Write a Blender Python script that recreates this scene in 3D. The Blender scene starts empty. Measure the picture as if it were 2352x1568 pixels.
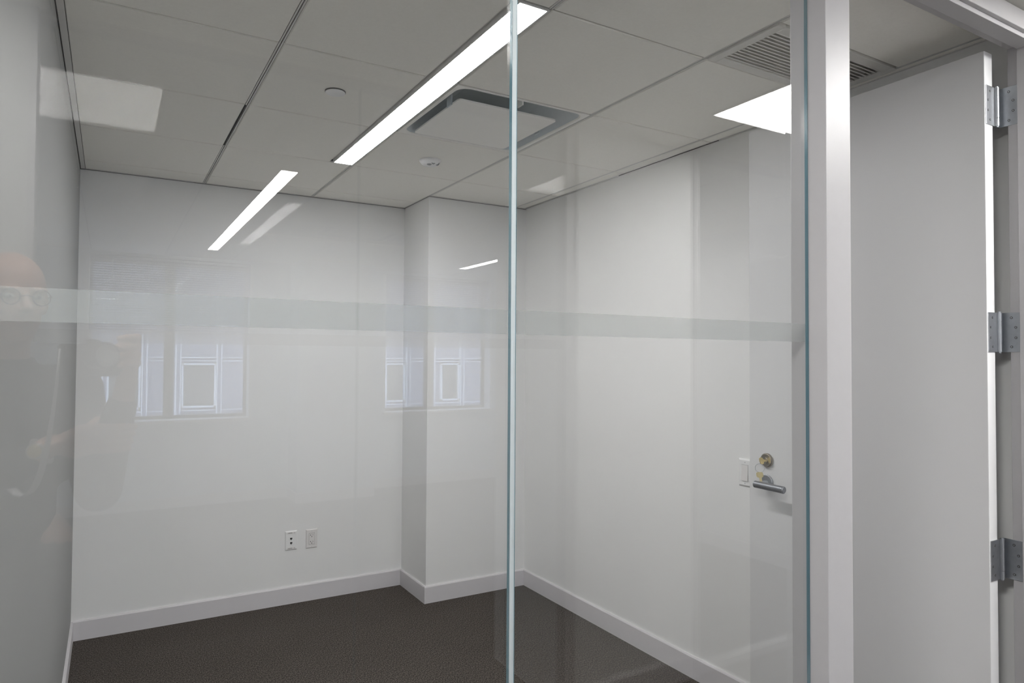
import bpy, bmesh, math, random
from mathutils import Vector, Matrix, Euler
random.seed(4)
scene = bpy.context.scene
C = scene.collection

# ------------------------------------------------------------------ camera
YAW, PITCH, ROLL, CAM_H = 0.5329, 0.0242, 0.0056, 1.4776
fw = Vector((math.sin(YAW)*math.cos(PITCH), math.cos(YAW)*math.cos(PITCH), math.sin(PITCH)))
rt = Vector((math.cos(YAW), -math.sin(YAW), 0)); up = rt.cross(fw)
R_ = rt*math.cos(ROLL)+up*math.sin(ROLL); U_ = -rt*math.sin(ROLL)+up*math.cos(ROLL)
cam_data = bpy.data.cameras.new('camera'); cam_data.lens = 24.0; cam_data.sensor_width = 36.0
cam_data.clip_start = 0.01
cam = bpy.data.objects.new('camera', cam_data); C.objects.link(cam)
m = Matrix((R_, U_, -fw)).transposed().to_4x4(); m.translation = Vector((0, 0, CAM_H))
cam.matrix_world = m
scene.camera = cam

# ------------------------------------------------------------------ sky, exposure
w = bpy.data.worlds.new('sky'); scene.world = w; w.use_nodes = True
wb = w.node_tree.nodes['Background']; wb.inputs[0].default_value = (0.66, 0.78, 1.0, 1); wb.inputs[1].default_value = 9.0
scene.view_settings.view_transform = 'Standard'
scene.view_settings.look = 'None'
scene.view_settings.gamma = 1.0
scene.view_settings.use_curve_mapping = False
scene.view_settings.exposure = 0.2
scene.cycles.max_bounces = 14
scene.cycles.diffuse_bounces = 8
scene.cycles.glossy_bounces = 8
scene.cycles.transparent_max_bounces = 32
scene.cycles.sample_clamp_indirect = 0.0
scene.cycles.sample_clamp_direct = 0.0
scene.cycles.use_adaptive_sampling = False
scene.cycles.use_light_tree = True
LIGHT_OFFICE = 40.0      # radiance of the strip lights
LIGHT_CORRIDOR = 32.0    # radiance of the square corridor panels
LIGHT_OPEN = 40.0
ZC = 2.462

# ------------------------------------------------------------------ materials
def nmat(name):
    mt = bpy.data.materials.new(name); mt.use_nodes = True
    nt = mt.node_tree; return mt, nt, nt.nodes, nt.links, nt.nodes['Principled BSDF']
def paint(name, col, rough=0.55, metal=0.0, noise=0.02, scale=40, bump=0.0, spec=0.35, bscale=300):
    mt, nt, N, L, b = nmat(name)
    b.inputs['Roughness'].default_value = rough; b.inputs['Metallic'].default_value = metal
    b.inputs['Specular IOR Level'].default_value = spec
    tc = N.new('ShaderNodeTexCoord'); nz = N.new('ShaderNodeTexNoise'); nz.inputs['Scale'].default_value = scale
    nz.inputs['Detail'].default_value = 4
    L.new(tc.outputs['Object'], nz.inputs['Vector'])
    cr = N.new('ShaderNodeValToRGB')
    cr.color_ramp.elements[0].position = .3; cr.color_ramp.elements[1].position = .7
    cr.color_ramp.elements[0].color = tuple(max(0, c*(1-noise)) for c in col)+(1,)
    cr.color_ramp.elements[1].color = tuple(min(1, c*(1+noise)) for c in col)+(1,)
    L.new(nz.outputs['Fac'], cr.inputs[0]); L.new(cr.outputs[0], b.inputs['Base Color'])
    if bump:
        n2 = N.new('ShaderNodeTexNoise'); n2.inputs['Scale'].default_value = bscale
        L.new(tc.outputs['Object'], n2.inputs['Vector'])
        bp = N.new('ShaderNodeBump'); bp.inputs['Strength'].default_value = bump; bp.inputs['Distance'].default_value = .002
        L.new(n2.outputs['Fac'], bp.inputs['Height']); L.new(bp.outputs[0], b.inputs['Normal'])
    return mt
def emit(name, col, s):
    mt, nt, N, L, b = nmat(name); N.remove(b)
    e = N.new('ShaderNodeEmission'); e.inputs[0].default_value = col+(1,); e.inputs[1].default_value = s
    L.new(e.outputs[0], N['Material Output'].inputs[0]); return mt
def glass(name, tint):
    """clear architectural pane: straight-through light plus a mirror reflection that grows at grazing angles"""
    mt, nt, N, L, b = nmat(name); N.remove(b)
    g = N.new('ShaderNodeNewGeometry'); dp = N.new('ShaderNodeVectorMath'); dp.operation = 'DOT_PRODUCT'
    L.new(g.outputs['Incoming'], dp.inputs[0]); L.new(g.outputs['Normal'], dp.inputs[1])
    ab = N.new('ShaderNodeMath'); ab.operation = 'ABSOLUTE'; L.new(dp.outputs['Value'], ab.inputs[0])
    om = N.new('ShaderNodeMath'); om.operation = 'SUBTRACT'; om.inputs[0].default_value = 1; L.new(ab.outputs[0], om.inputs[1])
    pw = N.new('ShaderNodeMath'); pw.operation = 'POWER'; pw.inputs[1].default_value = 5; L.new(om.outputs[0], pw.inputs[0])
    ma = N.new('ShaderNodeMath'); ma.operation = 'MULTIPLY_ADD'; ma.inputs[1].default_value = .957; ma.inputs[2].default_value = .043
    L.new(pw.outputs[0], ma.inputs[0])
    t = N.new('ShaderNodeBsdfTransparent'); t.inputs[0].default_value = tint+(1,)
    gl = N.new('ShaderNodeBsdfGlossy'); gl.inputs['Roughness'].default_value = 0.0
    mx = N.new('ShaderNodeMixShader'); L.new(ma.outputs[0], mx.inputs[0]); L.new(t.outputs[0], mx.inputs[1]); L.new(gl.outputs[0], mx.inputs[2])
    L.new(mx.outputs[0], N['Material Output'].inputs[0]); return mt
def film(name, col, opac):
    mt, nt, N, L, b = nmat(name); N.remove(b)
    t = N.new('ShaderNodeBsdfTransparent'); d = N.new('ShaderNodeBsdfDiffuse'); d.inputs[0].default_value = col+(1,)
    tr = N.new('ShaderNodeBsdfTranslucent'); tr.inputs[0].default_value = col+(1,)
    m1 = N.new('ShaderNodeMixShader'); m1.inputs[0].default_value = .5; L.new(d.outputs[0], m1.inputs[1]); L.new(tr.outputs[0], m1.inputs[2])
    m2 = N.new('ShaderNodeMixShader'); m2.inputs[0].default_value = opac; L.new(t.outputs[0], m2.inputs[1]); L.new(m1.outputs[0], m2.inputs[2])
    L.new(m2.outputs[0], N['Material Output'].inputs[0]); return mt
def glass_edge_mat():
    mt, nt, N, L, b = nmat('glass_edge'); 
    b.inputs['Base Color'].default_value = (.09, .20, .25, 1); b.inputs['Roughness'].default_value = .12
    b.inputs['Specular IOR Level'].default_value = .8
    b.inputs['Transmission Weight'].default_value = .25
    return mt
def carpet():
    mt, nt, N, L, b = nmat('carpet_loop')
    b.inputs['Roughness'].default_value = .95; b.inputs['Specular IOR Level'].default_value = .1
    tc = N.new('ShaderNodeTexCoord')
    mp = N.new('ShaderNodeMapping'); mp.inputs['Scale'].default_value = (1, .55, 1); L.new(tc.outputs['Object'], mp.inputs[0])
    n1 = N.new('ShaderNodeTexNoise'); n1.inputs['Scale'].default_value = 210; n1.inputs['Detail'].default_value = 3; n1.inputs['Roughness'].default_value = .7
    L.new(mp.outputs[0], n1.inputs['Vector'])
    n2 = N.new('ShaderNodeTexNoise'); n2.inputs['Scale'].default_value = 3; L.new(tc.outputs['Object'], n2.inputs['Vector'])
    cr = N.new('ShaderNodeValToRGB'); e = cr.color_ramp.elements
    e[0].position = .36; e[0].color = (.022, .019, .017, 1); e[1].position = .66; e[1].color = (.19, .165, .145, 1)
    x = e.new(.5); x.color = (.078, .068, .060, 1)
    L.new(n1.outputs['Fac'], cr.inputs[0])
    mx = N.new('ShaderNodeMixRGB'); mx.blend_type = 'MULTIPLY'; mx.inputs[0].default_value = .18
    L.new(cr.outputs[0], mx.inputs[1]); L.new(n2.outputs['Fac'], mx.inputs[2]); L.new(mx.outputs[0], b.inputs['Base Color'])
    bp = N.new('ShaderNodeBump'); bp.inputs['Strength'].default_value = .6; bp.inputs['Distance'].default_value = .003
    L.new(n1.outputs['Fac'], bp.inputs['Height']); L.new(bp.outputs[0], b.inputs['Normal'])
    return mt

M = {}
M['wall'] = paint('wall_paint_white', (.86, .86, .855), .6, noise=.008, scale=2.5, bump=.05)
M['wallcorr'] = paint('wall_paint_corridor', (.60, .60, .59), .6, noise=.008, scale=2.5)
M['wallday'] = paint('wall_daylight_tint', (.70, .77, .86), .6, noise=.008, scale=2.5)  # open office walls: blue tint of the daylight put into the colour
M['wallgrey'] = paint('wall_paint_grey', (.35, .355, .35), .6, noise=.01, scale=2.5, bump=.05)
M['base'] = paint('baseboard_vinyl', (.70, .68, .70), .45, noise=.01)
M['tile'] = paint('ceiling_tile', (.94, .925, .875), .9, noise=.015, scale=120, spec=.1, bump=.12, bscale=500)
M['tee'] = paint('ceiling_tee', (.72, .71, .69), .5, noise=.01)
M['slotgrey'] = paint('tee_groove_and_shade', (.13, .125, .12), .8)
M['slot'] = paint('dark_reveal', (.02, .02, .02), .9)
M['frame'] = paint('frame_satin_enamel', (.50, .49, .50), .42, noise=.01, spec=.4)
M['door'] = paint('door_enamel', (.71, .71, .715), .42, noise=.01, scale=3, spec=.4)
M['doorb'] = paint('door_panel_grey', (.42, .42, .42), .5)
M['glass'] = glass('clear_glass', (.987, .993, .990))
M['seal'] = paint('clear_silicone', (.50, .55, .56), .25, spec=.8)
M['gedge'] = glass_edge_mat()
M['film'] = film('etched_film', (.51, .525, .525), .34)
M['carpet'] = carpet()
M['plastic'] = paint('white_plastic', (.86, .86, .86), .35, spec=.5)
M['plastic2'] = paint('offwhite_plastic', (.78, .76, .75), .35, spec=.5)
M['dark'] = paint('dark_plastic', (.03, .03, .03), .5)
M['grey'] = paint('grey_plastic', (.30, .31, .32), .5)
M['label'] = paint('grey_print', (.25, .25, .25), .6)
M['steel'] = paint('brushed_steel', (.56, .57, .59), .36, metal=1, noise=.06, scale=60)
M['steel2'] = paint('satin_steel', (.44, .46, .49), .42, metal=1, noise=.05, scale=60)
M['lever'] = paint('dark_satin_steel', (.27, .28, .30), .45, metal=1, noise=.05)
M['screw'] = paint('screw_steel', (.16, .16, .16), .4, metal=1)
M['brass'] = paint('brass', (.74, .62, .33), .4, metal=1, noise=.1)
M['brassd'] = paint('dull_nickel', (.34, .31, .26), .3, metal=1, noise=.1)
M['acgrey'] = paint('cassette_throat', (.62, .67, .70), .5)
M['acwhite'] = paint('cassette_panel', (.93, .92, .885), .5, noise=.01)
M['vent'] = paint('grille_enamel', (.76, .75, .72), .5)
M['lamp'] = emit('strip_lamp_lens', (1.0, .985, .99), LIGHT_OFFICE)
M['lamp2'] = emit('panel_lamp_lens', (1.0, .99, .97), LIGHT_CORRIDOR)
M['lamp3'] = emit('open_office_lamp_lens', (1.0, .985, .99), LIGHT_OPEN)
M['housing'] = paint('lamp_housing', (.72, .72, .71), .45)
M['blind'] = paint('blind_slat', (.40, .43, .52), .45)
M['winframe'] = paint('bronze_window_frame', (.10, .09, .08), .5)
M['facade'] = paint('painted_facade', (.34, .34, .42), .8, noise=.03)
M['casing'] = paint('white_casing', (.92, .93, .95), .6)
M['facglass'] = paint('facade_window_recess', (.16, .16, .16), .3)
M['skin'] = paint('skin', (.50, .32, .26), .5, noise=.05, scale=30)
M['hair'] = paint('grey_hair', (.16, .14, .12), .8)
M['shirt'] = paint('black_shirt', (.020, .021, .024), .85, noise=.1)
M['trousers'] = paint('dark_trousers', (.05, .05, .06), .85, noise=.1)
M['shoe'] = paint('black_leather', (.02, .02, .02), .4)
M['white'] = paint('eye_white', (.36, .33, .31), .3)
M['strap'] = paint('grey_strap', (.55, .55, .56), .7)

# ------------------------------------------------------------------ mesh helpers
def setp(o, label=None, cat=None, group=None, kind=None):
    if label: o['label'] = label
    if cat: o['category'] = cat
    if group: o['group'] = group
    if kind: o['kind'] = kind
    return o
class MB:
    def __init__(s, *mats): s.bm = bmesh.new(); s.mats = mats
    def box(s, x0, x1, y0, y1, z0, z1, mi=0, bev=0, seg=2):
        b = bmesh.ops.create_cube(s.bm, size=1)['verts']
        for v in b:
            v.co = Vector(((x0+x1)/2+v.co.x*(x1-x0), (y0+y1)/2+v.co.y*(y1-y0), (z0+z1)/2+v.co.z*(z1-z0)))
        fs = set(f for v in b for f in v.link_faces)
        for f in fs: f.material_index = mi
        if bev:
            es = list(set(e for v in b for e in v.link_edges))
            r = bmesh.ops.bevel(s.bm, geom=es, offset=bev, segments=seg, affect='EDGES', profile=.5)
            for f in r['faces']: f.material_index = mi
        return s
    def quad(s, pts, mi=0):
        f = s.bm.faces.new([s.bm.verts.new(p) for p in pts]); f.material_index = mi; return s
    def cyl(s, p0, p1, r0, r1=None, n=24, mi=0, bev=0):
        p0, p1 = Vector(p0), Vector(p1); r1 = r0 if r1 is None else r1
        d = p1-p0; q = d.to_track_quat('Z', 'Y').to_matrix().to_4x4(); q.translation = (p0+p1)/2
        r = bmesh.ops.create_cone(s.bm, cap_ends=True, segments=n, radius1=r0, radius2=r1, depth=d.length, matrix=q)
        fs = set(f for v in r['verts'] for f in v.link_faces)
        for f in fs: f.material_index = mi; f.smooth = len(f.verts) == 4
        for e in set(e for v in r['verts'] for e in v.link_edges):
            if any(len(f.verts) > 4 for f in e.link_faces): e.smooth = False
        if bev:
            es = [e for e in set(e for v in r['verts'] for e in v.link_edges) if any(len(f.verts) > 4 for f in e.link_faces)]
            rr = bmesh.ops.bevel(s.bm, geom=es, offset=bev, segments=2, affect='EDGES')
            for f in rr['faces']: f.material_index = mi; f.smooth = True
        return s
    def ball(s, c, r, rot=None, mi=0, u=20, v=14):
        r = (r, r, r) if not hasattr(r, '__len__') else r
        mt = Matrix.Translation(Vector(c)) @ (rot.to_4x4() if rot else Matrix()) @ Matrix.Diagonal((*r, 1))
        g = bmesh.ops.create_uvsphere(s.bm, u_segments=u, v_segments=v, radius=1, matrix=mt)
        for f in set(f for q in g['verts'] for f in q.link_faces): f.material_index = mi; f.smooth = True
        return s
    def cap(s, p0, p1, r0, r1, n=16):
        s.cyl(p0, p1, r0, r1, n=n); s.ball(p0, r0, u=n, v=10); s.ball(p1, r1, u=n, v=10); return s
    def torus(s, c, R, r, rot=None, n=28, k=8, mi=0):
        mt = Matrix.Translation(Vector(c)) @ (rot.to_4x4() if rot else Matrix())
        vs = [[s.bm.verts.new(mt @ Vector(((R+r*math.cos(b))*math.cos(a), (R+r*math.cos(b))*math.sin(a), r*math.sin(b))))
               for b in [2*math.pi*j/k for j in range(k)]] for a in [2*math.pi*i/n for i in range(n)]]
        for i in range(n):
            for j in range(k):
                f = s.bm.faces.new([vs[i][j], vs[(i+1) % n][j], vs[(i+1) % n][(j+1) % k], vs[i][(j+1) % k]]); f.smooth = True; f.material_index = mi
        return s
    def tube(s, pts, r, n=8, mi=0, flat=1.0):
        pts = [Vector(p) for p in pts]; rings = []
        for i, p in enumerate(pts):
            t = (pts[min(i+1, len(pts)-1)]-pts[max(i-1, 0)]).normalized()
            a = t.cross(Vector((0, 0, 1))); a = a.normalized() if a.length > .05 else Vector((1, 0, 0)); b = t.cross(a)
            rings.append([s.bm.verts.new(p+a*r*flat*math.cos(q)+b*r*math.sin(q)) for q in [2*math.pi*j/n for j in range(n)]])
        for i in range(len(pts)-1):
            for j in range(n):
                f = s.bm.faces.new([rings[i][j], rings[i][(j+1) % n], rings[i+1][(j+1) % n], rings[i+1][j]]); f.smooth = True; f.material_index = mi
        s.bm.faces.new(rings[0]).material_index = mi; s.bm.faces.new(rings[-1]).material_index = mi
        return s
    def prism(s, prof, axis, a0, a1, mi=0):
        """closed 2-D profile swept along one axis; prof gives the other two coords in xyz order"""
        def P(u, v, a): return {'x': (a, u, v), 'y': (u, a, v), 'z': (u, v, a)}[axis]
        A = [s.bm.verts.new(P(u, v, a0)) for u, v in prof]; B = [s.bm.verts.new(P(u, v, a1)) for u, v in prof]; n = len(prof)
        for i in range(n):
            s.bm.faces.new([A[i], A[(i+1) % n], B[(i+1) % n], B[i]]).material_index = mi
        s.bm.faces.new(A[::-1]).material_index = mi; s.bm.faces.new(B).material_index = mi
        return s
    def build(s, name, parent=None, loc=None):
        bmesh.ops.recalc_face_normals(s.bm, faces=s.bm.faces)
        if loc is not None: bmesh.ops.translate(s.bm, verts=s.bm.verts, vec=-Vector(loc))
        me = bpy.data.meshes.new(name); s.bm.to_mesh(me); s.bm.free()
        for q in s.mats: me.materials.append(q)
        o = bpy.data.objects.new(name, me); C.objects.link(o)
        if loc is not None: o.location = loc
        if parent: o.parent = parent
        return o
def empty(name, loc, label, cat, group=None):
    o = bpy.data.objects.new(name, None); C.objects.link(o); o.location = loc; o.empty_display_size = .1
    return setp(o, label, cat, group)
def part(mb, name, par, wloc=None):
    """build in world coordinates under an unrotated Empty"""
    root = Vector(par.location)
    if par.parent: root = Vector(par.parent.location)+Vector(par.location)
    o = mb.build(name, loc=root); o.location = (0, 0, 0); o.parent = par
    return o
def struct(mb, name, par=None): return setp(mb.build(name, par), kind='structure')

# ------------------------------------------------------------------ layout constants
D0, D1 = 0.926, 0.934            # office glass, corridor face / room face
G0, G1 = -0.511, -0.499          # glass of the opposite room
XL, XR, YB, XC, YC = -0.1477, 2.3616, 4.232, 1.6656, 3.8316
T = 0.6096; B0 = 0.4497; A0 = 2.1996
BX = [B0+T*k for k in range(4)]   # .45 1.06 1.67 2.28
F = -5.59                         # window wall

# ------------------------------------------------------------------ floor, walls
struct(MB(M['carpet']).box(-4.1, 8.1, -5.8, 4.4, -.1, 0), 'floor')
struct(MB(M['wall']).box(XL-.12, XC+.05, YB, YB+.12, 0, ZC+.17), 'wall_back')
struct(MB(M['wall']).box(XC, XR+.12, YC, YB+.12, 0, ZC+.17), 'wall_column')
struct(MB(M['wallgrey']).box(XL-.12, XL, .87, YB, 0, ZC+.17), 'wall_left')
struct(MB(M['wall']).box(XR, XR+.12, .985, YC, 0, ZC+.17).box(2.31, XR, .985, 1.72, 0, ZC+.17), 'wall_right')
# corridor side of the office front
struct(MB(M['wall']).box(2.30, 4.0, .87, .985, 0, ZC+.17), 'wall_front')
struct(MB(M['wall']).box(-4.0, XL-.12, .87, .985, 0, ZC+.17), 'wall_front_left')
struct(MB(M['wall']).box(6.2, 8.0, .87, .985, 0, ZC+.17), 'wall_front_right')
struct(MB(M['wall']).box(4.0, 8.0, 3.6, 3.72, 0, ZC+.17), 'wall_neighbour_back')
struct(MB(M['wall']).box(XR+.12, 4.0, 3.6, 3.72, 0, ZC+.17), 'wall_neighbour_side')
struct(MB(M['wall']).box(-4.1, -4.0, -5.6, 4.4, 0, ZC+.17), 'wall_far_left')
struct(MB(M['wall']).box(8.0, 8.1, -5.6, 4.4, 0, ZC+.17), 'wall_far_right')
# opposite side of the corridor
struct(MB(M['wallcorr']).box(-4.0, -.205, G0-.05, G1+.04, 0, ZC+.17), 'wall_opposite_left')
struct(MB(M['wall']).box(1.70, 2.363, -1.11, G1+.02, 0, ZC+.17).box(1.66, 1.70, -1.11, G0-.045, 0, ZC+.17), 'wall_opposite')
struct(MB(M['wall']).box(3.75, 8.0, G0-.05, G1+.04, 0, ZC+.17), 'wall_opposite_right')
struct(MB(M['frame']).box(-.205, -.188, G0-.045, G1+.043, 0, ZC+.05), 'trim_3')
struct(MB(M['frame']).box(1.65, 1.70, G0-.045, G1+.005, 0, ZC+.05), 'trim_4')
struct(MB(M['frame']).box(2.363, 2.385, G0-.045, G1+.045, 0, ZC+.05).box(3.72, 3.75, G0-.045, G1+.045, 0, ZC+.05), 'trim_5')
# open office walls
wl = MB(M['wallday'])
def wallwin(mb, x0, x1, y0, y1, wins, z0=0, z1=ZC+.17):
    x = x0
    for a, b, s, h in wins:
        mb.box(x, a, y0, y1, z0, z1).box(a, b, y0, y1, z0, s).box(a, b, y0, y1, h, z1); x = b
    mb.box(x, x1, y0, y1, z0, z1)
WIN = [(-.20, 1.275, .85, 2.43), (2.69, 4.11, .85, 2.43)]
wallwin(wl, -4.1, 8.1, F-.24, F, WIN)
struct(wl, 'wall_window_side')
struct(MB(M['wallday']).box(1.65, 2.45, F, F+.40, 0, ZC+.17), 'wall_window_column')
struct(MB(M['wallday']).box(-1.62, -1.5, F, G0-.05, 0, ZC+.17), 'wall_open_left')
struct(MB(M['wall']).box(4.16, 4.28, F, G0-.05, 0, ZC+.17), 'wall_open_right')

# baseboards (profile: rounded top lip)
def bb(name, segs):
    mb = MB(M['base'])
    h = .1016
    for (ax, a0, a1, c, s) in segs:
        prof = [(c, 0), (c+s*.012, 0), (c+s*.012, h-.006), (c+s*.008, h), (c, h)]
        mb.prism(prof, ax, a0, a1)
    return struct(mb, name)
bb('baseboard_back', [('x', XL, XC-.012, YB, -1)])
bb('baseboard_column', [('y', YC, YB, XC, -1), ('x', XC-.012, XR-.012, YC, -1)])
bb('baseboard_right', [('y', 1.72, YC, XR, -1)])
bb('baseboard_left', [('y', 1.0, YB-.012, XL, 1)])
bb('baseboard_window_side', [('x', -1.5, 1.65, F, 1), ('x', 2.45, 4.16, F, 1), ('x', 1.65, 2.45, F+.4, 1), ('y', F, G0-.06, 4.16, -1), ('y', F, F+.4, 1.65, -1), ('y', F, F+.4, 2.45, 1)])
bb('baseboard_corridor', [('x', -4, -.205, G1+.04, 1), ('x', 1.71, 2.363, G1+.02, 1), ('x', 3.75, 8, G1+.04, 1), ('x', 2.345, 4.0, .87, -1)])

# ------------------------------------------------------------------ ceiling: tiles, tees, perimeter angle
cl = MB(M['tile'], M['tee'], M['slot'], M['slotgrey'])
def tile(x0, x1, y0, y1, gx=.0085, gy=.0035):
    x0 += gx; x1 -= gx; y0 += gy; y1 -= gy
    if x1-x0 < .01 or y1-y0 < .01: return
    c = .003
    z0, z1 = ZC, ZC+.014
    b = [(x0+c, y0+c, z0), (x1-c, y0+c, z0), (x1-c, y1-c, z0), (x0+c, y1-c, z0)]
    t = [(x0, y0, z0+c), (x1, y0, z0+c), (x1, y1, z0+c), (x0, y1, z0+c)]
    u = [(x0, y0, z1), (x1, y0, z1), (x1, y1, z1), (x0, y1, z1)]
    V = [[cl.bm.verts.new(p) for p in q] for q in (b, t, u)]
    cl.bm.faces.new(V[0])
    for k in (0, 1):
        for i in range(4): cl.bm.faces.new([V[k][i], V[k][(i+1) % 4], V[k+1][(i+1) % 4], V[k+1][i]])
def tiles(X0, X1, Y0, Y1, skip):
    xs = [X0]+[B0+T*k for k in range(-12, 16) if X0+.02 < B0+T*k < X1-.005]+[X1]
    ys = [Y0]+[A0+T*k for k in range(-16, 8) if Y0+.02 < A0+T*k < Y1-.005]+[Y1]
    for i in range(len(xs)-1):
        for j in range(len(ys)-1):
            cx, cy = (xs[i]+xs[i+1])/2, (ys[j]+ys[j+1])/2
            if any(a < cx < b and c < cy < d for a, b, c, d in skip): continue
            tile(xs[i], xs[i+1], ys[j], ys[j+1])
    for x in xs[1:-1]:
        if any(False for _ in ()): pass
        cl.box(x-.0075, x-.002, Y0, Y1, ZC+.004, ZC+.008, 1).box(x+.002, x+.0075, Y0, Y1, ZC+.004, ZC+.008, 1).box(x-.002, x+.002, Y0, Y1, ZC+.008, ZC+.010, 2)
    for y in ys[1:-1]:
        cl.box(X0, X1, y-.0075, y+.0075, ZC+.0125, ZC+.0145, 1)
strip = (BX[0], BX[1], A0-T, A0+2*T)
cass = (BX[1], BX[2], A0, A0+T)
vent = (BX[2], BX[3], A0-2*T, A0-T)
edge = .020
skips = [strip, cass, vent]
XLr, XRr = XL+.014, XR-.012
# office tiles (L-shaped around the column)
xs = [XLr]+BX+[XRr]
ys = [.95]+[A0+T*k for k in range(-2, 4)]+[YB-.012]
for i in range(len(xs)-1):
    for j in range(len(ys)-1):
        x0, x1, y0, y1 = xs[i], xs[i+1], ys[j], ys[j+1]
        cx, cy = (x0+x1)/2, (y0+y1)/2
        if cx > XC-.01 and cy > YC: continue
        if any(a < cx < b and c < cy < d for a, b, c, d in skips): continue
        if cx > XC-.01: y1 = min(y1, YC-.012)
        tile(x0, x1, y0, y1)
for k in range(3): tile(BX[0], .951, A0-T+k*T, A0+k*T)
tile(BX[2], BX[3], A0-2*T, 1.307)
# longitudinal slotted tees
for x in BX:
    y1 = YB if x < XC-.01 else YC
    segs = [(.95, y1)]
    if abs(x-BX[1]) < .01: segs = [(.95, A0-T), (A0+2*T-.01, y1)]
    for a, b in segs:
        cl.box(x-.0062, x-.0018, a, b, ZC+.002, ZC+.008, 1).box(x+.0018, x+.0062, a, b, ZC+.002, ZC+.008, 1).box(x-.0022, x+.0022, a, b, ZC+.009, ZC+.011, 3).box(x-.0095, x-.0066, a, b, ZC+.009, ZC+.0105, 2).box(x+.0066, x+.0095, a, b, ZC+.009, ZC+.0105, 2)
for k in range(-1, 4):
    y = A0+T*k
    x1 = XRr if y < YC else XC
    for a, b in ([(XLr, x1)] if k not in (0, 1) else [(XLr, .945), (BX[1], x1)]):
        cl.box(a, b, y-.0068, y+.0068, ZC+.006, ZC+.0135, 3)  # cross tees in dark grey: shade of the tile gaps painted on
# dark gaps where a tile sits short of its neighbour
cl.box(B0-.0085, B0-.003, 2.82, 3.41, ZC+.0005, ZC+.002, 2)
cl.box(XR-.0135, XR-.004, 2.16, 2.86, ZC-.0005, ZC+.002, 2)
# perimeter angles
z0, z1 = ZC-.001, ZC+.001
cl.box(XL, XL+.022, .95, YB, z0, z1, 1).box(XL, XL+.0035, .95, YB, z0-.002, z0, 2).box(XL+.022, XL+.0235, .95, YB, z0+.002, z1+.003, 2)
cl.box(XL, XC, YB-.010, YB, z0, z1, 1).box(XL, XC, YB-.003, YB, z0-.0015, z0, 2)
cl.box(XC-.010, XC, YC, YB, z0, z1, 1).box(XC-.002, XC, YC, YB, z0-.001, z0, 2)
cl.box(XC-.010, XR, YC-.010, YC, z0, z1, 1).box(XC, XR, YC-.003, YC, z0-.0015, z0, 2)
cl.box(XR-.010, XR, 1.72, YC, z0, z1, 1).box(2.30, 2.31, .985, 1.72, z0, z1, 1)
# backing above the office, then the corridor and the open office
cl.box(-4, 8, -5.6, 4.33, ZC+.16, ZC+.20, 2)
cl.box(XLr, BX[1], .95, YB, ZC+.0145, ZC+.018, 1).box(BX[1], BX[2], .95, A0, ZC+.0145, ZC+.018, 1).box(BX[1], BX[2], A0+T, YB, ZC+.0145, ZC+.018, 1)
cl.box(BX[2], XR, .95, YC, ZC+.0145, ZC+.018, 1)
corr_skip = []
tiles(-4, 8, G1+.0, .924, corr_skip)
tiles(-4, 8, F, G0-.04, [(1.35, 2.0, -3.75, -3.1)])
tiles(2.6, 8, .985, 3.6, [])
cl.box(-4, 8, F, .95, ZC+.0145, ZC+.018, 1)
cl.box(XR+.1, 8, .95, 3.65, ZC+.0145, ZC+.018, 1)
struct(cl, 'ceiling')

# ------------------------------------------------------------------ glass partition of the office
XJ = 0.5485
def pane(name, x0, x1, y0, y1, zt=ZC-.02, strip_z=(1.5155, 1.554)):
    mb = MB(M['glass'], M['gedge'])
    mb.box(x0, x1, y0, y1, .03, zt)
    for f in mb.bm.faces:
        if abs(f.normal.y) < .5: f.material_index = 1
    o = struct(mb, name)
    if strip_z:
        b = MB(M['film']).box(x0+.001, x1-.001, y1+.0003, y1+.0007, *strip_z).build('frosted_strip', o)
        b['label'] = 'etched pale horizontal film strip'
    return o
mbf = pane('window_1', XL, XJ-.0048, D0, D1)
pane('window_2', XJ+.0048, 1.276, D0, D1)
struct(MB(M['seal']).box(XJ-.0046, XJ+.0046, D0+.0015, D1-.0015, .03, ZC-.02), 'trim_2')
struct(MB(M['frame']).box(XL, 1.277, D0-.02, D1+.02, 0, .035).box(XL, 1.277, D0-.02, D1+.02, ZC-.025, ZC+.02), 'trim_1')
def pane2(name, x0, x1, st):
    o = pane(name, x0, x1, G0, G1, strip_z=st)
    return o
def opp(name, x0, x1, st=True):
    mb = MB(M['glass'], M['gedge']); mb.box(x0, x1, G0, G1, .03, ZC-.02)
    for f in mb.bm.faces:
        if abs(f.normal.y) < .5: f.material_index = 1
    o = struct(mb, name)
    if st:
        MB(M['film']).box(x0+.001, x1-.001, G1+.0003, G1+.0007, 1.5155, 1.554).build('frosted_strip', o)
    return o
opp('window_5', -.188, .7545); opp('window_6', .7595, 1.65); opp('window_7', 2.385, 3.72, False)
struct(MB(M['frame']).box(-.188, 1.65, G0-.02, G1+.02, 0, .035).box(-.188, 1.65, G0-.02, G1+.02, ZC-.025, ZC+.02)
       .box(2.41, 3.72, G0-.02, G1+.02, 0, .035).box(2.41, 3.72, G0-.02, G1+.02, ZC-.025, ZC+.02), 'trim_6')
struct(MB(M['gedge']).box(.7547, .7593, G0+.0015, G1-.0015, .03, ZC-.02), 'trim_8')
mb = MB(M['glass'], M['gedge']); mb.box(4.0, 6.2, D0, D1, .03, ZC-.02); struct(mb, 'window_8')

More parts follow.
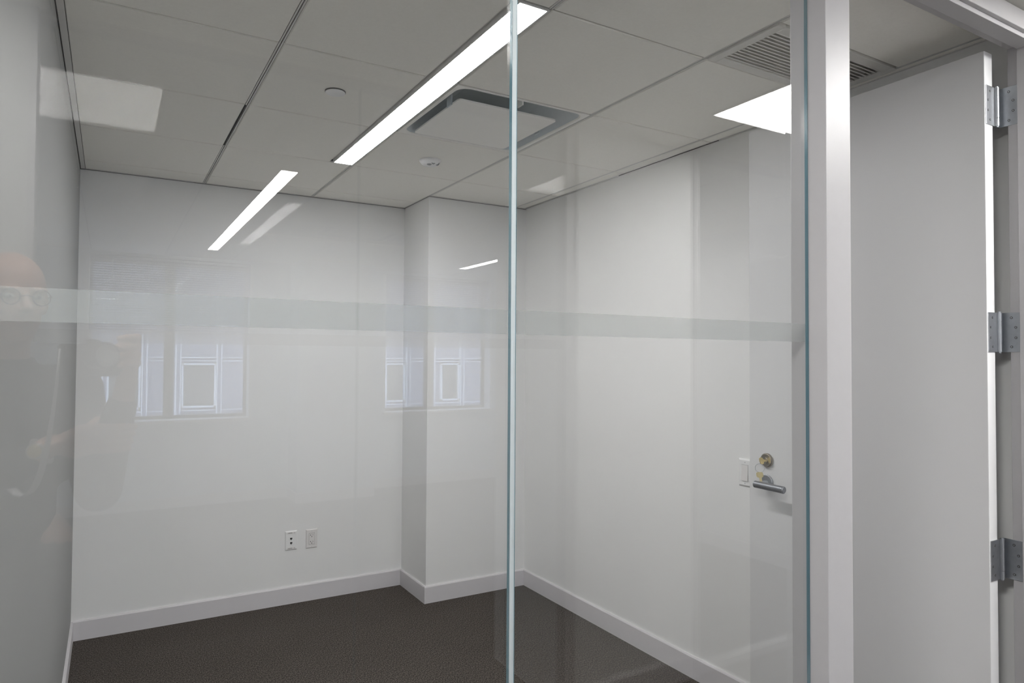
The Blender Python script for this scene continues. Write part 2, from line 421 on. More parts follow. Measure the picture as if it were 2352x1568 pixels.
# ------------------------------------------------------------------ steel door frame
fr = MB(M['frame'])
FY0, FY1, ZS, ZH = .884, .970, 2.388, 2.440
def jamb_profile(): pass
fr.box(1.277, 1.361, FY0, FY1, 0, ZH, bev=.0015)
fr.box(1.361, 1.374, FY0+.012, FY0+.052, 0, ZS-.013, bev=.001)               # stop, strike side
fr.box(2.250, 2.335, FY0, FY1, 0, ZH, bev=.0015)
fr.box(2.236, 2.250, FY0+.012, FY0+.056, 0, ZS-.013, bev=.001)               # stop, hinge side
fr.box(1.361, 2.250, FY0, FY1, ZS, ZH, bev=.0015)
fr.box(1.361, 2.250, FY0+.012, FY0+.056, ZS-.013, ZS, bev=.001)              # stop, head
fr.box(1.277, 2.335, FY1-.03, FY1-.01, ZH, ZC+.01, bev=0)
trim7 = struct(fr, 'trim_7')
struct(MB(M['wall']).box(2.3, 2.4, .97, .99, 0, ZC+.02), 'wall_front_return')

# ------------------------------------------------------------------ the open door
DX0, DX1, DY0, DY1 = 2.168, 2.213, .993, 1.838
door = struct(MB(M['door']).box(DX0, DX1, DY0, DY1, .012, 2.375, bev=.0015), 'door_1')
setp(door, 'white flush door standing open against the right wall')
KX, KY = 2.2275, .992
for hz in (2.220, 1.560, .9065):
    hh = .0572
    mb = MB(M['steel'])
    mb.box(DX0+.004, KX-.004, DY0-.0022, DY0+.0004, hz-hh, hz+hh, bev=.0006)              # leaf on the door edge
    h = mb.build('hinge', door)
    mb = MB(M['steel2'])
    mb.box(2.2478, 2.2502, .944, KY, hz-hh, hz+hh, bev=.0006)                              # leaf on the jamb
    mb.box(KX, 2.2495, KY-.0012, KY+.0012, hz-hh, hz+hh)
    mb.build('jamb_leaf', h)
    kn = MB(M['steel2'])
    for a, b in ((0, .21), (.21, .79), (.79, 1)):
        kn.cyl((KX, KY-.004, hz-hh+2*hh*a+.0004), (KX, KY-.004, hz-hh+2*hh*b-.0004), .0066, n=24)
    kn.cyl((KX, KY-.004, hz-hh-.003), (KX, KY-.004, hz+hh+.003), .0045)
    kn.build('knuckle', h)
    for (dy, dz) in ((.020, .042), (.031, .014), (.031, -.016), (.020, -.042)):
        sc = MB(M['screw'], M['steel'])
        sc.cyl((2.2470, KY-dy-.006, hz+dz), (2.2480, KY-dy-.006, hz+dz), .0036, n=14)
        sc.cyl((2.2468, KY-dy-.006, hz+dz), (2.2471, KY-dy-.006, hz+dz), .0018, n=6, mi=1)
        sc.build('screw', h)
    for (dx, dz) in ((.030, .042), (.0185, .014), (.0185, -.016), (.030, -.042)):
        x = DX0+dx-.004
        sc = MB(M['screw'], M['steel'])
        sc.cyl((x, DY0-.0027, hz+dz), (x, DY0-.002, hz+dz), .0034, n=14)
        sc.cyl((x, DY0-.0029, hz+dz), (x, DY0-.0026, hz+dz), .0016, n=6, mi=1)
        sc.build('screw', h)
# lever and deadbolt on the corridor face
HY, HZ, BZ = 1.753, 1.012, 1.094
lv = MB(M['steel2'])
lv.cyl((DX0-.009, HY, HZ), (DX0, HY, HZ), .027, n=40, bev=.002)
lv.cyl((DX0-.060, HY, HZ-.004), (DX0-.008, HY, HZ-.004), .0105, n=24)
lv.build('rosette', door)
lv = MB(M['lever']).cyl((DX0-.062, HY+.010, HZ-.004), (DX0-.062, HY-.122, HZ-.006), .0132, n=32, bev=.003)
lv.build('door_handle', door)
db = MB(M['brassd'], M['brass'])
db.cyl((DX0-.012, HY, BZ), (DX0, HY, BZ), .026, .0275, n=40, bev=.003)
db.cyl((DX0-.0145, HY, BZ), (DX0-.010, HY, BZ), .0105, n=28, bev=.001, mi=0)
db.build('deadbolt', door)
MB(M['steel']).box(DX0+.012, DX0+.034, DY1-.0004, DY1+.0015, HZ-.10, HZ+.04, bev=.0005).build('latch_plate', door)

# keys: one in the cylinder, a ring, a second key hanging
def key_mesh(mb, P, u, v, n, L=.030):
    """P = centre of bow; u along blade, v across, n normal"""
    P, u, v, n = Vector(P), Vector(u).normalized(), Vector(v).normalized(), Vector(n).normalized()
    out = [(-.011, -.006), (-.009, -.011), (-.003, -.0125), (.004, -.0125), (.008, -.010), (.010, -.005), (.013, -.0042),
           (.013+L, -.0042), (.016+L, -.001), (.013+L, .0025), (.011+L*.8, .0010), (.011+L*.65, .0035), (.011+L*.5, .0015), (.011+L*.35, .0038), (.013, .0042), (.010, .005),
           (.008, .010), (.004, .0125), (-.003, .0125), (-.009, .011), (-.011, .006)]
    A = [mb.bm.verts.new(P+u*a+v*b+n*.0011) for a, b in out]; Bv = [mb.bm.verts.new(P+u*a+v*b-n*.0011) for a, b in out]
    k = len(out)
    for i in range(k): mb.bm.faces.new([A[i], A[(i+1) % k], Bv[(i+1) % k], Bv[i]])
    mb.bm.faces.new(A); mb.bm.faces.new(Bv[::-1])
    return mb
kroot = empty('key_ring', (DX0-.03, HY, BZ-.03), 'brass keys on a split ring hanging from the deadbolt of the open door', 'keys')
part(key_mesh(MB(M['brass']), (DX0-.034, HY, BZ), (1, 0, 0), (0, .35, 1), (0, -1, .35), L=.012), 'key', kroot)
part(MB(M['steel']).torus((DX0-.040, HY+.004, BZ-.027), .0165, .0011, Euler((math.radians(90), 0, math.radians(-50))).to_matrix()), 'ring', kroot)
part(key_mesh(MB(M['brass']), (DX0-.042, HY+.002, BZ-.053), (.10, -.16, -1), (.75, -.65, .1), (.65, .75, 0), L=.034), 'key', kroot)

# ------------------------------------------------------------------ lights
def strip_light(x0, x1, y0, y1, mat, label, group=None):
    r = empty('linear_ceiling_light', ((x0+x1)/2, (y0+y1)/2, ZC), label, 'ceiling light', group)
    h = MB(M['housing'])
    t = .006
    h.box(x0-t, x0, y0-t, y1+t, ZC-.0015, ZC+.06).box(x1, x1+t, y0-t, y1+t, ZC-.0015, ZC+.06)
    h.box(x0, x1, y0-t, y0, ZC-.0015, ZC+.06).box(x0, x1, y1, y1+t, ZC-.0015, ZC+.06)
    h.box(x0-t, x1+t, y0-t, y1+t, ZC+.06, ZC+.065)
    part(h, 'housing', r)
    part(MB(mat).box(x0, x1, y0, y1, ZC-.0012, ZC+.0008), 'diffuser', r)
    return r
strip_light(.9635, 1.0530, 1.600, 3.410, M['lamp'], 'long bright linear light recessed in the office ceiling, directly seen', None)
strip_light(.766, .852, -4.965, -1.847, M['lamp3'], 'linear light of the room behind the photographer, nearer one, mirrored bright in the glass', 'linear lights of the room behind')
strip_light(3.320, 3.405, -4.925, -1.847, M['lamp3'], 'linear light of the room behind the photographer, mirrored small above the right window', 'linear lights of the room behind')
def troffer(x0, label):
    x1, y0, y1 = x0+.565, -.072, .493
    r = empty('ceiling_light_panel', ((x0+x1)/2, (y0+y1)/2, ZC), label, 'ceiling light', 'square light panels over the corridor')
    h = MB(M['housing']); t = .014; z0, z1 = ZC-.004, ZC+.05
    h.box(x0-t, x0, y0-t, y1+t, z0, z1).box(x1, x1+t, y0-t, y1+t, z0, z1).box(x0, x1, y0-t, y0, z0, z1).box(x0, x1, y1, y1+t, z0, z1)
    part(h, 'frame', r)
    part(MB(M['lamp2']).box(x0, x1, y0, y1, ZC-.003, ZC-.001), 'diffuser', r)
troffer(-.411, 'square corridor light panel mirrored pale at the upper left of the glass')
troffer(2.078, 'square corridor light panel mirrored bright beside the door frame')
troffer(5.06, 'square corridor light panel farthest along, mirrored low beside the door frame')

# ------------------------------------------------------------------ ceiling cassettes
def rrect(x0, x1, y0, y1, r, n=6):
    P = []
    for cx, cy, a in ((x1-r, y1-r, 0), (x0+r, y1-r, 90), (x0+r, y0+r, 180), (x1-r, y0+r, 270)):
        for k in range(n+1):
            q = math.radians(a+90*k/n); P.append((cx+r*math.cos(q), cy+r*math.sin(q)))
    return P
def cassette(x0, y0, label):
    x1, y1 = x0+.594, y0+.600
    r = empty('ceiling_cassette', ((x0+x1)/2, (y0+y1)/2, ZC), label, 'air conditioner')
    f = MB(M['acwhite'], M['acgrey'])
    rings = [(rrect(x0, x1, y0, y1, .004), ZC-.0008), (rrect(x0+.016, x1-.016, y0+.010, y1-.012, .050), ZC-.0010),
             (rrect(x0+.020, x1-.020, y0+.014, y1-.016, .050), ZC+.003), (rrect(x0+.045, x1-.045, y0+.040, y1-.040, .045), ZC+.030),
             (rrect(x0+.12, x1-.12, y0+.12, y1-.12, .03), ZC+.075)]
    V = [[f.bm.verts.new((a, b, z)) for a, b in p] for p, z in rings]
    top = [f.bm.verts.new((a, b, ZC+.03)) for a, b in rings[0][0]]
    n = len(V[0])
    for i in range(n): f.bm.faces.new([top[i], top[(i+1) % n], V[0][(i+1) % n], V[0][i]])
    for k in range(len(V)-1):
        for i in range(n):
            q = f.bm.faces.new([V[k][i], V[k][(i+1) % n], V[k+1][(i+1) % n], V[k+1][i]]); q.material_index = 1 if k >= 2 else 0
            q.smooth = k >= 2
    f.bm.faces.new(V[-1]).material_index = 1
    part(f, 'frame', r)
    p = MB(M['acwhite'])
    a = rrect(x0+.064, x1-.078, y0+.122, y1-.030, .016)
    A = [p.bm.verts.new((u, v, ZC-.0015)) for u, v in a]; Bv = [p.bm.verts.new((u, v, ZC+.005)) for u, v in a]
    for i in range(n): p.bm.faces.new([A[i], A[(i+1) % n], Bv[(i+1) % n], Bv[i]])
    p.bm.faces.new(A[::-1]); p.bm.faces.new(Bv)
    part(p, 'centre_panel', r)
    for (u, v) in ((x0+.062, y0+.20), (x0+.2, y1-.06), (x1-.2, y1-.06), (x1-.06, y0+.3), (x0+.3, y0+.06)):
        b = MB(M['acgrey']).box(u-.003, u+.003, v-.02, v+.02, ZC-.002, ZC+.07) if (abs(u-x0) < .1 or abs(u-x1) < .1) else MB(M['acwhite']).box(u-.003, u+.003, v-.02, v+.02, ZC-.002, ZC+.07)
        part(b, 'bracket', r)
    return r
cassette(BX[1]+.008, A0+.005, 'square ceiling cassette air conditioner beside the bright linear light')
cassette(1.40, -3.72, 'ceiling cassette in the room behind, mirrored faintly left of the column')

# ------------------------------------------------------------------ return grille
g = empty('ceiling_grille', ((BX[2]+BX[3])/2, 1.45, ZC), 'louvred return air grille in the ceiling above the door frame', 'vent')
gx0, gx1, gy0, gy1 = BX[2]+.006, BX[3]-.002, 1.310, A0-T-.004
fm = MB(M['vent']); b = .034; z0, z1 = ZC-.004, ZC+.012
fm.box(gx0, gx0+b, gy0, gy1, z0, z1, bev=.002).box(gx1-b, gx1, gy0, gy1, z0, z1, bev=.002).box(gx0+b, gx1-b, gy0, gy0+b, z0, z1, bev=.002).box(gx0+b, gx1-b, gy1-b, gy1, z0, z1, bev=.002)
part(fm, 'frame', g)
sl = MB(M['vent']); n = 13
for k in range(n):
    y = gy0+b+(gy1-gy0-2*b)*(k+.5)/n
    sl.prism([(y-.0078, ZC-.0025), (y-.0050, ZC-.0040), (y+.0070, ZC+.0030), (y+.0060, ZC+.0045)], 'x', gx0+b, gx1-b)
part(sl, 'louvres', g)
part(MB(M['vent']).box(gx0+.01, gx1-.01, gy0+.01, gy1-.01, ZC+.010, ZC+.014), 'backing', g)

# ------------------------------------------------------------------ sprinkler cover and occupancy sensor
sp = MB(M['plastic'], M['slotgrey']).cyl((.706, 2.497, ZC-.0065), (.706, 2.497, ZC-.0035), .036, .036, n=48, bev=.001).cyl((.706, 2.497, ZC-.0035), (.706, 2.497, ZC), .0375, n=48, mi=1).build('sprinkler_cover')
setp(sp, 'small round white sprinkler cover plate on the ceiling tile left of the linear light', 'sprinkler cover')
s = empty('occupancy_sensor', (1.365, 3.128, ZC), 'round white ceiling occupancy sensor with two grey grilles near the column', 'sensor')
sb = MB(M['plastic'])
N = 40
prof = [(.054, 0), (.054, -.006), (.050, -.012), (.043, -.020), (.034, -.025), (0.0001, -.027)]
rg = [[sb.bm.verts.new((1.365+r*math.cos(2*math.pi*i/N), 3.128+r*math.sin(2*math.pi*i/N), ZC+z)) for i in range(N)] for r, z in prof]
for k in range(len(rg)-1):
    for i in range(N):
        f = sb.bm.faces.new([rg[k][i], rg[k][(i+1) % N], rg[k+1][(i+1) % N], rg[k+1][i]]); f.smooth = True
part(sb, 'housing', s)
for dx, dy in ((.000, -.036), (.026, -.026)):
    mb = MB(M['grey'], M['dark'])
    c = Vector((1.365+dx, 3.128+dy-.002, ZC-.0185)); nrm = Vector((dx*.3, -.8, -.75)).normalized()
    mb.cyl(c-nrm*.004, c+nrm*.003, .010, n=24)
    for a in (-1, 0, 1): mb.cyl(c+Vector((a*.005, 0, 0)), c+nrm*.0035+Vector((a*.005, 0, 0)), .0015, n=8, mi=1)
    part(mb, 'ultrasonic_grille', s)
part(MB(M['grey']).ball((1.352, 3.128-.018, ZC-.0255), (.012, .012, .005)), 'lens', s)

# ------------------------------------------------------------------ wall plates
def wplate(mb, xc, zc, w=.070, h=.1143, d=.006, mi=0):
    y = YB; b = .005
    o = [(xc-w/2, zc-h/2), (xc+w/2, zc-h/2), (xc+w/2, zc+h/2), (xc-w/2, zc+h/2)]
    i = [(xc-w/2+b, zc-h/2+b), (xc+w/2-b, zc-h/2+b), (xc+w/2-b, zc+h/2-b), (xc-w/2+b, zc+h/2-b)]
    V = [[mb.bm.verts.new((a, yy, c)) for a, c in q] for q, yy in ((o, y), (o, y-.002), (i, y-d))]
    for k in (0, 1):
        for j in range(4): mb.bm.faces.new([V[k][j], V[k][(j+1) % 4], V[k+1][(j+1) % 4], V[k+1][j]]).material_index = mi
    mb.bm.faces.new(V[2]).material_index = mi
jx, jz = .9605, .3745
j = empty('data_outlet', (jx, YB, jz), 'white data jack plate low on the back wall, left of the power outlet', 'outlet')
pm = MB(M['plastic']); wplate(pm, jx, jz); part(pm, 'plate', j)
for dz in (.012, -.014):
    q = MB(M['plastic'], M['dark']); q.box(jx-.009, jx+.009, YB-.0066, YB-.005, jz+dz-.011, jz+dz+.011, bev=.0006)
    q.box(jx-.0065, jx+.0065, YB-.0069, YB-.0055, jz+dz-.004, jz+dz+.005, 1).box(jx-.003, jx+.003, YB-.0069, YB-.0055, jz+dz-.0085, jz+dz-.003, 1)
    part(q, 'jack', j)
for sgn in (1, -1):
    q = MB(M['plastic2'], M['label'])
    zc = jz+sgn*.0455
    q.box(jx-.024, jx+.024, YB-.0070, YB-.0055, zc-.006, zc+.006, bev=.0005)
    x = jx-.017
    for k, wd in enumerate((.003, .0025, .003, .0015, .003, .0025)):
        q.box(x, x+wd, YB-.0073, YB-.0069, zc-.0025, zc+.0025, 1); x += wd+.0013
    q.box(jx+.0195, jx+.0205, YB-.0073, YB-.0069, zc-.005, zc+.005, 1)
    part(q, 'label_window', j)
px, pz = 1.083, .3705
pw_ = empty('power_outlet', (px, YB, pz), 'white duplex power outlet low on the back wall, right of the data plate', 'outlet')
pm = MB(M['plastic2']); wplate(pm, px, pz); part(pm, 'plate', pw_)
part(MB(M['plastic2'], M['slot']).box(px-.0172, px+.0172, YB-.0062, YB-.0058, pz-.0345, pz+.0345, 1).box(px-.0165, px+.0165, YB-.0075, YB-.005, pz-.0335, pz+.0335, 0, bev=.0006), 'insert', pw_)
for dz in (.0195, -.0195):
    q = MB(M['dark'])
    q.box(px-.0075, px-.0055, YB-.0079, YB-.0072, pz+dz-.001, pz+dz+.007).box(px+.0055, px+.0075, YB-.0079, YB-.0072, pz+dz-.000, pz+dz+.006)
    q.box(px-.0105, px-.007, YB-.0079, YB-.0072, pz+dz+.0022, pz+dz+.0042)
    q.cyl((px, YB-.0079, pz+dz-.007), (px, YB-.0072, pz+dz-.007), .0026, n=14)
    part(q, 'receptacle', pw_)
for a in (.047, -.047): part(MB(M['steel']).cyl((px, YB-.0066, pz+a), (px, YB-.0055, pz+a), .002, n=10), 'screw', pw_)
# rocker switch on the right wall
sy, sz = 2.021, .992
sw = empty('light_switch', (XR, sy, sz), 'white rocker light switch on the right wall beside the door lever', 'light switch')
mb = MB(M['plastic'])
o = [(sy-.036, sz-.0585), (sy+.036, sz-.0585), (sy+.036, sz+.0585), (sy-.036, sz+.0585)]
i_ = [(sy-.030, sz-.0525), (sy+.030, sz-.0525), (sy+.030, sz+.0525), (sy-.030, sz+.0525)]
V = [[mb.bm.verts.new((x, a, c)) for a, c in q] for q, x in ((o, XR), (o, XR-.003), (i_, XR-.0075))]
for k in (0, 1):
    for q in range(4): mb.bm.faces.new([V[k][q], V[k][(q+1) % 4], V[k+1][(q+1) % 4], V[k+1][q]])
mb.bm.faces.new(V[2]); part(mb, 'plate', sw)
part(MB(M['plastic2'], M['grey']).box(XR-.0078, XR-.0073, sy-.0175, sy+.0175, sz-.0345, sz+.0345, 1)
     .prism([(XR-.0072, sz-.0335), (XR-.0125, sz-.0335), (XR-.0085, sz+.0335), (XR-.0072, sz+.0335)], 'y', sy-.0165, sy+.0165), 'rocker', sw)
for a in (.044, -.044): part(MB(M['steel']).cyl((XR-.0085, sy, sz+a), (XR-.007, sy, sz+a), .0022, n=10), 'screw', sw)

# ------------------------------------------------------------------ far windows, blinds, building outside
for k, (a, b_, s_, h_) in enumerate(WIN):
    yo = F-.16
    f = MB(M['winframe'])
    f.box(a, a+.055, yo-.05, yo, s_, h_).box(b_-.055, b_, yo-.05, yo, s_, h_).box(a+.055, b_-.055, yo-.05, yo, s_, s_+.035).box(a+.055, b_-.055, yo-.05, yo, h_-.05, h_)
    xm = (.470, .560) if k == 0 else (3.275, 3.385)
    f.box(xm[0], xm[1], yo-.05, yo, s_+.035, h_-.05)
    wo = struct(f, 'window_%d' % (3+k))
    for (u, v) in ((a+.055, xm[0]), (xm[1], b_-.055)):
        MB(M['glass']).box(u, v, yo-.03, yo-.024, s_+.035, h_-.05).build('pane', wo)
    MB(M['casing']).box(a-.0, b_+.0, F-.16, F+.045, s_-.025, s_+.004, bev=.004).build('sill', wo)
    MB(M['casing']).box(b_-.028, b_-.0005, F-.158, F-.002, s_+.004, h_).box(a+.0005, a+.028, F-.158, F-.002, s_+.004, h_).build('reveal', wo)
    lab = ('white slatted blind over the left window of the room behind, half lowered', 'white slatted blind over the right window of the room behind, half lowered')[k]
    bl = empty('window_blind', ((a+b_)/2, F-.05, h_), lab, 'blind', 'blinds on the windows behind the photographer')
    x0, x1 = a+.034, b_-.034; yb = F-.055; zt, zb = 2.40, 1.712
    part(MB(M['blind']).box(x0, x1, yb-.02, yb+.02, zt, zt+.028, bev=.003), 'head_rail', bl)
    sl = MB(M['blind']); n = 30
    for q in range(n):
        z = zb+.02+(zt-zb-.03)*q/(n-1)
        sl.prism([(yb-.004, z-.0080), (yb-.0032, z-.0082), (yb-.000, z+.000), (yb+.005, z+.0080), (yb+.0042, z+.0083), (yb-.001, z+.0006)], 'x', x0+.002, x1-.002)
    part(sl, 'slats', bl)
    part(MB(M['casing']).box(x0, x1, yb-.012, yb+.012, zb-.008, zb+.006, bev=.003), 'bottom_rail', bl)
    xw = x0+.18 if k == 0 else x1-.16
    part(MB(M['casing']).cyl((xw, yb+.022, zt-.005), (xw, yb+.022, zt-.50 if k else zt-.2), .004, n=8), 'wand', bl)
# neighbouring facade across the street
fy = -7.64
fc = MB(M['facade'], M['casing'], M['facglass'])
fc.box(-9, 14, fy-.3, fy, -6, 3.4)
neb = fc.build('exterior_building')
setp(neb, 'grey building with white framed panels seen through the windows behind', 'building')
def casing_at(x0, x1, z0, z1, nm='facade_window'):
    q = MB(M['casing'], M['facglass'])
    t = .022
    q.box(x0, x1, fy, fy+.05, z0, z0+t).box(x0, x1, fy, fy+.05, z1-t, z1).box(x0, x0+t, fy, fy+.05, z0, z1).box(x1-t, x1, fy, fy+.05, z0, z1)
    q.box(x0+t, x1-t, fy, fy+.01, z0+t, z1-t, 1)
    return q.build(nm, neb)
def vbar(x, z0=-.2, z1=2.44):
    q = MB(M['facade'], M['casing']); q.box(x-.022, x+.022, fy, fy+.05, z0, z1, 0)
    q.box(x-.032, x-.020, fy, fy+.06, z0, z1, 1).box(x+.020, x+.032, fy, fy+.06, z0, z1, 1)
    return q
for x in (-.04, .375, .745, 1.220, 1.70, 3.805, 4.686, 5.070, 3.43, 4.20): vbar(x, .74).build('facade_post', neb)
hb = MB(M['casing'])
hb.box(-1, 6.5, fy, fy+.045, 1.455, 1.468).box(-1, 6.5, fy, fy+.045, 1.415, 1.428).box(-1, 6.5, fy, fy+.045, .79, .80).box(-1, 6.5, fy, fy+.045, .73, .745)
hb.build('facade_rail', neb)
casing_at(.785, 1.185, .83, 1.39); casing_at(3.45, 3.755, .83, 1.39); casing_at(4.33, 4.64, .83, 1.39); casing_at(-.02, .335, .83, 1.39)
MB(M['casing']).box(-9, 14, fy-.3, fy+.12, 3.4, 3.5).build('roof_edge', neb)

# ------------------------------------------------------------------ the photographer
root = empty('person', (-.24, -.29, 0), 'balding photographer in a dark shirt holding up a camera, mirrored in the glass', 'person')
P0 = Vector((0, 0, CAM_H)); ax = fw.copy(); rr = R_.copy()
def hide_under(mb, name, par, vox, smooth=True, it=2):
    o = part(mb, name, par)
    md = o.modifiers.new('remesh', 'REMESH'); md.mode = 'VOXEL'; md.voxel_size = vox; md.use_smooth_shade = True
    if it:
        s_ = o.modifiers.new('smooth', 'SMOOTH'); s_.factor = .5; s_.iterations = it
    return o
cB = P0-ax*.075                       # centre of the camera body
Hc = Vector((-.215, -.262, 1.625)); f_ = Vector((.42, .90, -.08)).normalized(); s_ = f_.cross(Vector((0, 0, 1))).normalized(); u_ = s_.cross(f_)
hrot = Matrix((s_, f_, u_)).transposed()
def HP(a, b, c): return Hc+s_*a+f_*b+u_*c
bd = MB(M['skin'])
bd.ball(HP(0, -.010, .022), (.074, .094, .090), hrot)                   # skull
bd.ball(HP(0, .012, -.040), (.060, .074, .082), hrot)                   # face
bd.ball(HP(0, .050, -.064), (.030, .030, .034), hrot)
bd.ball(HP(0, .042, -.098), (.026, .030, .022), hrot)                   # chin
for sg in (1, -1):
    bd.cap(HP(sg*.050, -.008, -.058), HP(sg*.018, .044, -.096), .021, .019)
    bd.ball(HP(sg*.038, .056, -.026), (.020, .020, .016), hrot)         # cheek
    bd.ball(HP(sg*.030, .075, .021), (.024, .010, .0075), hrot)          # brow
    bd.ball(HP(sg*.079, -.012, -.012), (.007, .020, .032), hrot)        # ear
bd.cap(HP(0, .080, .012), HP(0, .101, -.024), .008, .0105)               # nose
bd.ball(HP(.009, .093, -.028), .0072); bd.ball(HP(-.009, .093, -.028), .0072)
bd.ball(HP(0, .0795, -.052), (.021, .0065, .0042), hrot); bd.ball(HP(0, .0775, -.061), (.018, .007, .0048), hrot)
bd.cap(HP(0, -.030, -.075), (-.235, -.315, 1.40), .054, .060)
RS, LS = Vector((-.078, -.345, 1.385)), Vector((-.400, -.285, 1.385))
RE, LE = Vector((-.018, -.215, 1.130)), Vector((-.335, -.150, 1.105))
RW = cB+rr*.092-Vector((0, 0, .115))-ax*.02; LW = Vector((-.118, -.105, 1.262))
bd.cap((-.238, -.315, 1.34), (-.238, -.31, 1.05), .115, .105)
bd.cap(RS, LS, .06, .06)
bd.cap((-.15, -.325, 1.25), (-.33, -.295, 1.25), .095, .095)
bd.cap((-.17, -.32, .98), (-.31, -.30, .98), .10, .10)
bd.cap(RS, RE, .052, .040); bd.cap(RE, RW, .040, .026)
bd.cap(LS, LE, .052, .040); bd.cap(LE, LW, .040, .026)
for hp, kn_, an in (((-.155, -.32, .93), (-.13, -.285, .50), (-.12, -.32, .09)), ((-.325, -.30, .93), (-.34, -.265, .50), (-.35, -.30, .09))):
    bd.cap(hp, kn_, .085, .056); bd.cap(kn_, an, .054, .036)
    bd.cap(an, (an[0], an[1]+.10, .045), .036, .03)
# right hand on the grip
c = cB
palm0 = RW+Vector((0, 0, .03)); pc = c+rr*.098-ax*.006
bd.cap(RW, pc-Vector((0, 0, .03)), .027, .022)
bd.cap(pc-Vector((0, 0, .038)), pc+Vector((0, 0, .024)), .016, .015)
bd.cap(pc-Vector((0, 0, .034))-ax*.014, pc+Vector((0, 0, .018))-ax*.014, .015, .013)
for dz, ln in ((.045, .040), (.023, .050), (.001, .047), (-.020, .038)):
    k0 = pc+Vector((0, 0, dz)); k1 = c+rr*.104+ax*.020+Vector((0, 0, dz+.002)); k2 = c+rr*(.090-ln*.45)+ax*.0345+Vector((0, 0, dz+.001)); k3 = c+rr*(.090-ln)+ax*.033+Vector((0, 0, dz-.002))
    bd.cap(k0, k1, .0108, .0104, n=12); bd.cap(k1, k2, .0104, .0096, n=12); bd.cap(k2, k3, .0096, .0082, n=12)
t0 = pc-Vector((0, 0, .02))-ax*.014; t1 = c+rr*.082-ax*.037+Vector((0, 0, .0)); t2 = c+rr*.055-ax*.032+Vector((0, 0, .016))
bd.cap(t0, t1, .013, .011, n=12); bd.cap(t1, t2, .011, .009, n=12)
# left hand steadying the right forearm just above the elbow
FA = RE.lerp(RW, .62); fdir = (RW-RE).normalized()
hd = (FA-LW).normalized(); q0 = LW+hd*.035
bd.cap(LW, q0, .026, .024)
for k in range(4):
    off = fdir*(.030-.021*k)
    kb = LW.lerp(FA, .45)+off+Vector((0, .030, .004))
    k0 = FA+off+Vector((-.038, .030, 0)); k1 = FA+off+Vector((-.008, .052, 0)); k2 = FA+off+Vector((.024, .046, 0)); k3 = FA+off+Vector((.042, .022, -.002))
    bd.cap(q0+off*.5, kb, .017, .014, n=12); bd.cap(kb, k0, .014, .0105, n=12)
    bd.cap(k0, k1, .0105, .0098, n=12); bd.cap(k1, k2, .0098, .0090, n=12); bd.cap(k2, k3, .0090, .0078, n=12)
t1 = FA+Vector((-.050, -.010, .026)); t2 = FA+Vector((-.036, -.040, .040))
bd.cap(q0, t1, .015, .012, n=12); bd.cap(t1, t2, .012, .010, n=12)
hide_under(bd, 'body', root, .004, it=3)
# clothes
sh = MB(M['shirt'])
sh.cap((-.238, -.312, 1.32), (-.238, -.308, 1.04), .130, .125)
sh.cap(RS, LS, .070, .070); sh.cap((-.14, -.325, 1.24), (-.335, -.29, 1.24), .108, .108)
sh.cap((-.180, -.32, .95), (-.305, -.30, .95), .116, .116)
sh.cap(RS, RE, .066, .056); sh.cap(RE, RE.lerp(RW, .95), .056, .036)
sh.cap(LS, LE, .066, .056); sh.cap(LE, LE.lerp(LW, .80), .056, .036)
sh.cyl((-.236, -.315, 1.38), (-.229, -.302, 1.475), .086, .064)
hide_under(sh, 'shirt', root, .008, it=3)
tr = MB(M['trousers'])
for hp, kn_, an in (((-.155, -.32, .90), (-.13, -.285, .50), (-.12, -.32, .10)), ((-.325, -.30, .90), (-.34, -.265, .50), (-.35, -.30, .10))):
    tr.cap(hp, kn_, .105, .074); tr.cap(kn_, an, .074, .066)
tr.cap((-.17, -.32, .90), (-.31, -.30, .90), .116, .116)
hide_under(tr, 'trousers', root, .009, it=3)
for an in ((-.12, -.32), (-.35, -.30)):
    so = MB(M['shoe']).ball((an[0], an[1]-.01, .055), (.045, .065, .055)).ball((an[0], an[1]+.11, .040), (.047, .105, .036)).box(an[0]-.042, an[0]+.042, an[1]-.07, an[1]+.20, .0, .024, bev=.01)
    hide_under(so, 'shoe', root, .006, it=3)
hr = MB(M['hair'])
for q in range(40):
    a = math.radians(105+150*q/39)
    for zz in (-.045, -.025, -.005, .015):
        wz = 1-abs(zz)*1.5
        hr.ball(HP(.072*math.sin(a)*wz, -.010+.092*math.cos(a)*wz, zz+.003*math.sin(q*2.1)), (.010, .010, .015), hrot, u=8, v=6)
        hr.ball(HP(-.072*math.sin(a)*wz, -.010+.092*math.cos(a)*wz, zz+.003*math.sin(q*1.7)), (.010, .010, .015), hrot, u=8, v=6) if q < 20 else None
part(hr, 'hair', root)
M['lip'] = paint('lips', (.42, .20, .17), .5)
part(MB(M['lip']).ball(HP(0, .0785, -.056), (.019, .0055, .0034), hrot).ball(HP(0, .0775, -.0625), (.016, .0055, .0036), hrot), 'lips', root)
gs = MB(M['dark'], M['glass'])
for sg in (1, -1):
    gs.torus(HP(sg*.033, .092, .002), .0195, .0013, Matrix((s_, u_, f_)).transposed(), n=24, k=6)
    gs.tube([HP(sg*.0525, .090, .006), HP(sg*.072, .050, .006), HP(sg*.080, -.010, .000)], .0016, n=6)
gs.tube([HP(.0135, .093, .004), HP(0, .100, .007), HP(-.0135, .093, .004)], .0016, n=6)
part(gs, 'glasses', root)
for sg in (1, -1):
    e = MB(M['white'], M['dark']); e.ball(HP(sg*.031, .0715, .003), (.0125,.0095,.0070), hrot); e.ball(HP(sg*.031, .0780, .003), .0042, mi=1); part(e, 'eye', root)
wdir = (LW-LE).normalized(); wr = wdir.to_track_quat('Z', 'Y').to_matrix(); wc = LW-wdir*.02
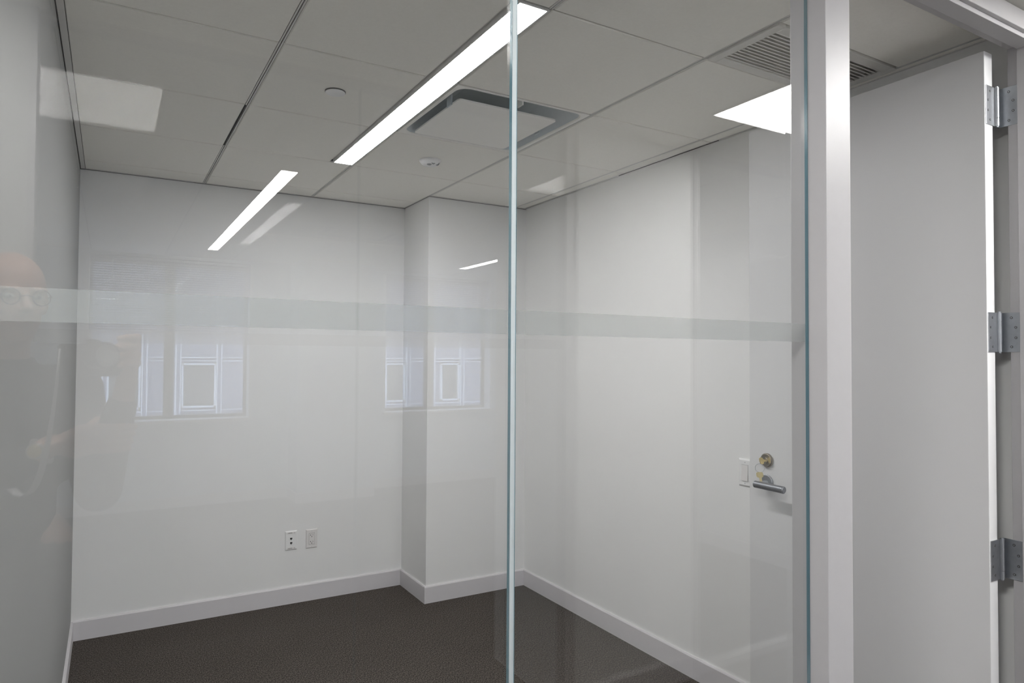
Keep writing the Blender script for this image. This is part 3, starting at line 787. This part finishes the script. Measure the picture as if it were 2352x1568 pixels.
wt = MB(M['steel'], M['brass']); wt.torus(wc, .030, .006, wr, n=32, k=8)
nv = Vector((.2, .8, .4)); nv = (nv-wdir*nv.dot(wdir)).normalized()
wt.cyl(wc+nv*.028, wc+nv*.040, .019, n=28, bev=.002); wt.cyl(wc+nv*.040, wc+nv*.0405, .015, n=28, mi=1)
part(wt, 'wristwatch', root)

# ------------------------------------------------------------------ the camera in the photographer's hands
croot = empty('digital_camera', tuple(cB), 'black camera held up in both hands by the mirrored photographer', 'camera')
Rc = Matrix((rr, ax, U_)).transposed()
def obox(mb, cx, cy, cz, sx, sy_, sz_, bev=.004, mi=0):
    """box in camera axes: x right, y along lens, z up, around the body centre"""
    n0 = len(mb.bm.verts); tmp = bmesh.new(); g_ = bmesh.ops.create_cube(tmp, size=1)
    for v in tmp.verts: v.co = Vector((v.co.x*sx, v.co.y*sy_, v.co.z*sz_))
    if bev: bmesh.ops.bevel(tmp, geom=list(tmp.edges), offset=bev, segments=3, affect='EDGES')
    mp = {}
    for v in tmp.verts: mp[v] = mb.bm.verts.new(cB+Rc @ (v.co+Vector((cx, cy, cz))))
    for f in tmp.faces:
        q = mb.bm.faces.new([mp[v] for v in f.verts]); q.material_index = mi
    tmp.free()
def CP(x, y, z): return cB+Rc @ Vector((x, y, z))
body = MB(M['dark']); obox(body, -.004, 0, -.010, .128, .036, .078); obox(body, .052, .012, -.012, .026, .036, .070, .008)
obox(body, 0, .0, .034, .036, .034, .014, .004)
part(body, 'body', croot)
ln = MB(M['dark'], M['grey'])
ln.cyl(CP(0, .017, 0), CP(0, .040, 0), .031, n=40, bev=.001).cyl(CP(0, .040, 0), CP(0, .066, 0), .0325, n=40, bev=.0015).cyl(CP(0, .0655, 0), CP(0, .0685, 0), .026, n=40, mi=1)
part(ln, 'lens', croot)
part(MB(M['grey']).cyl(CP(.040, 0, .028), CP(.040, 0, .035), .008, n=20), 'dial', croot)
scn = MB(M['grey']); obox(scn, -.012, -.0185, -.012, .075, .002, .052, .0005); part(scn, 'screen', croot)
st = []
a0_, a1_ = CP(-.068, 0, .018), Vector((-.300, -.235, 1.455))
for k in range(17):
    t = k/16; p = a0_.lerp(a1_, t); p.z -= .40*4*t*(1-t)*.80; p.y += .06*math.sin(math.pi*t); p.x += .035*math.sin(math.pi*t); st.append(p)
part(MB(M['strap']).tube(st, .0016, n=8, flat=7.5), 'strap', croot)
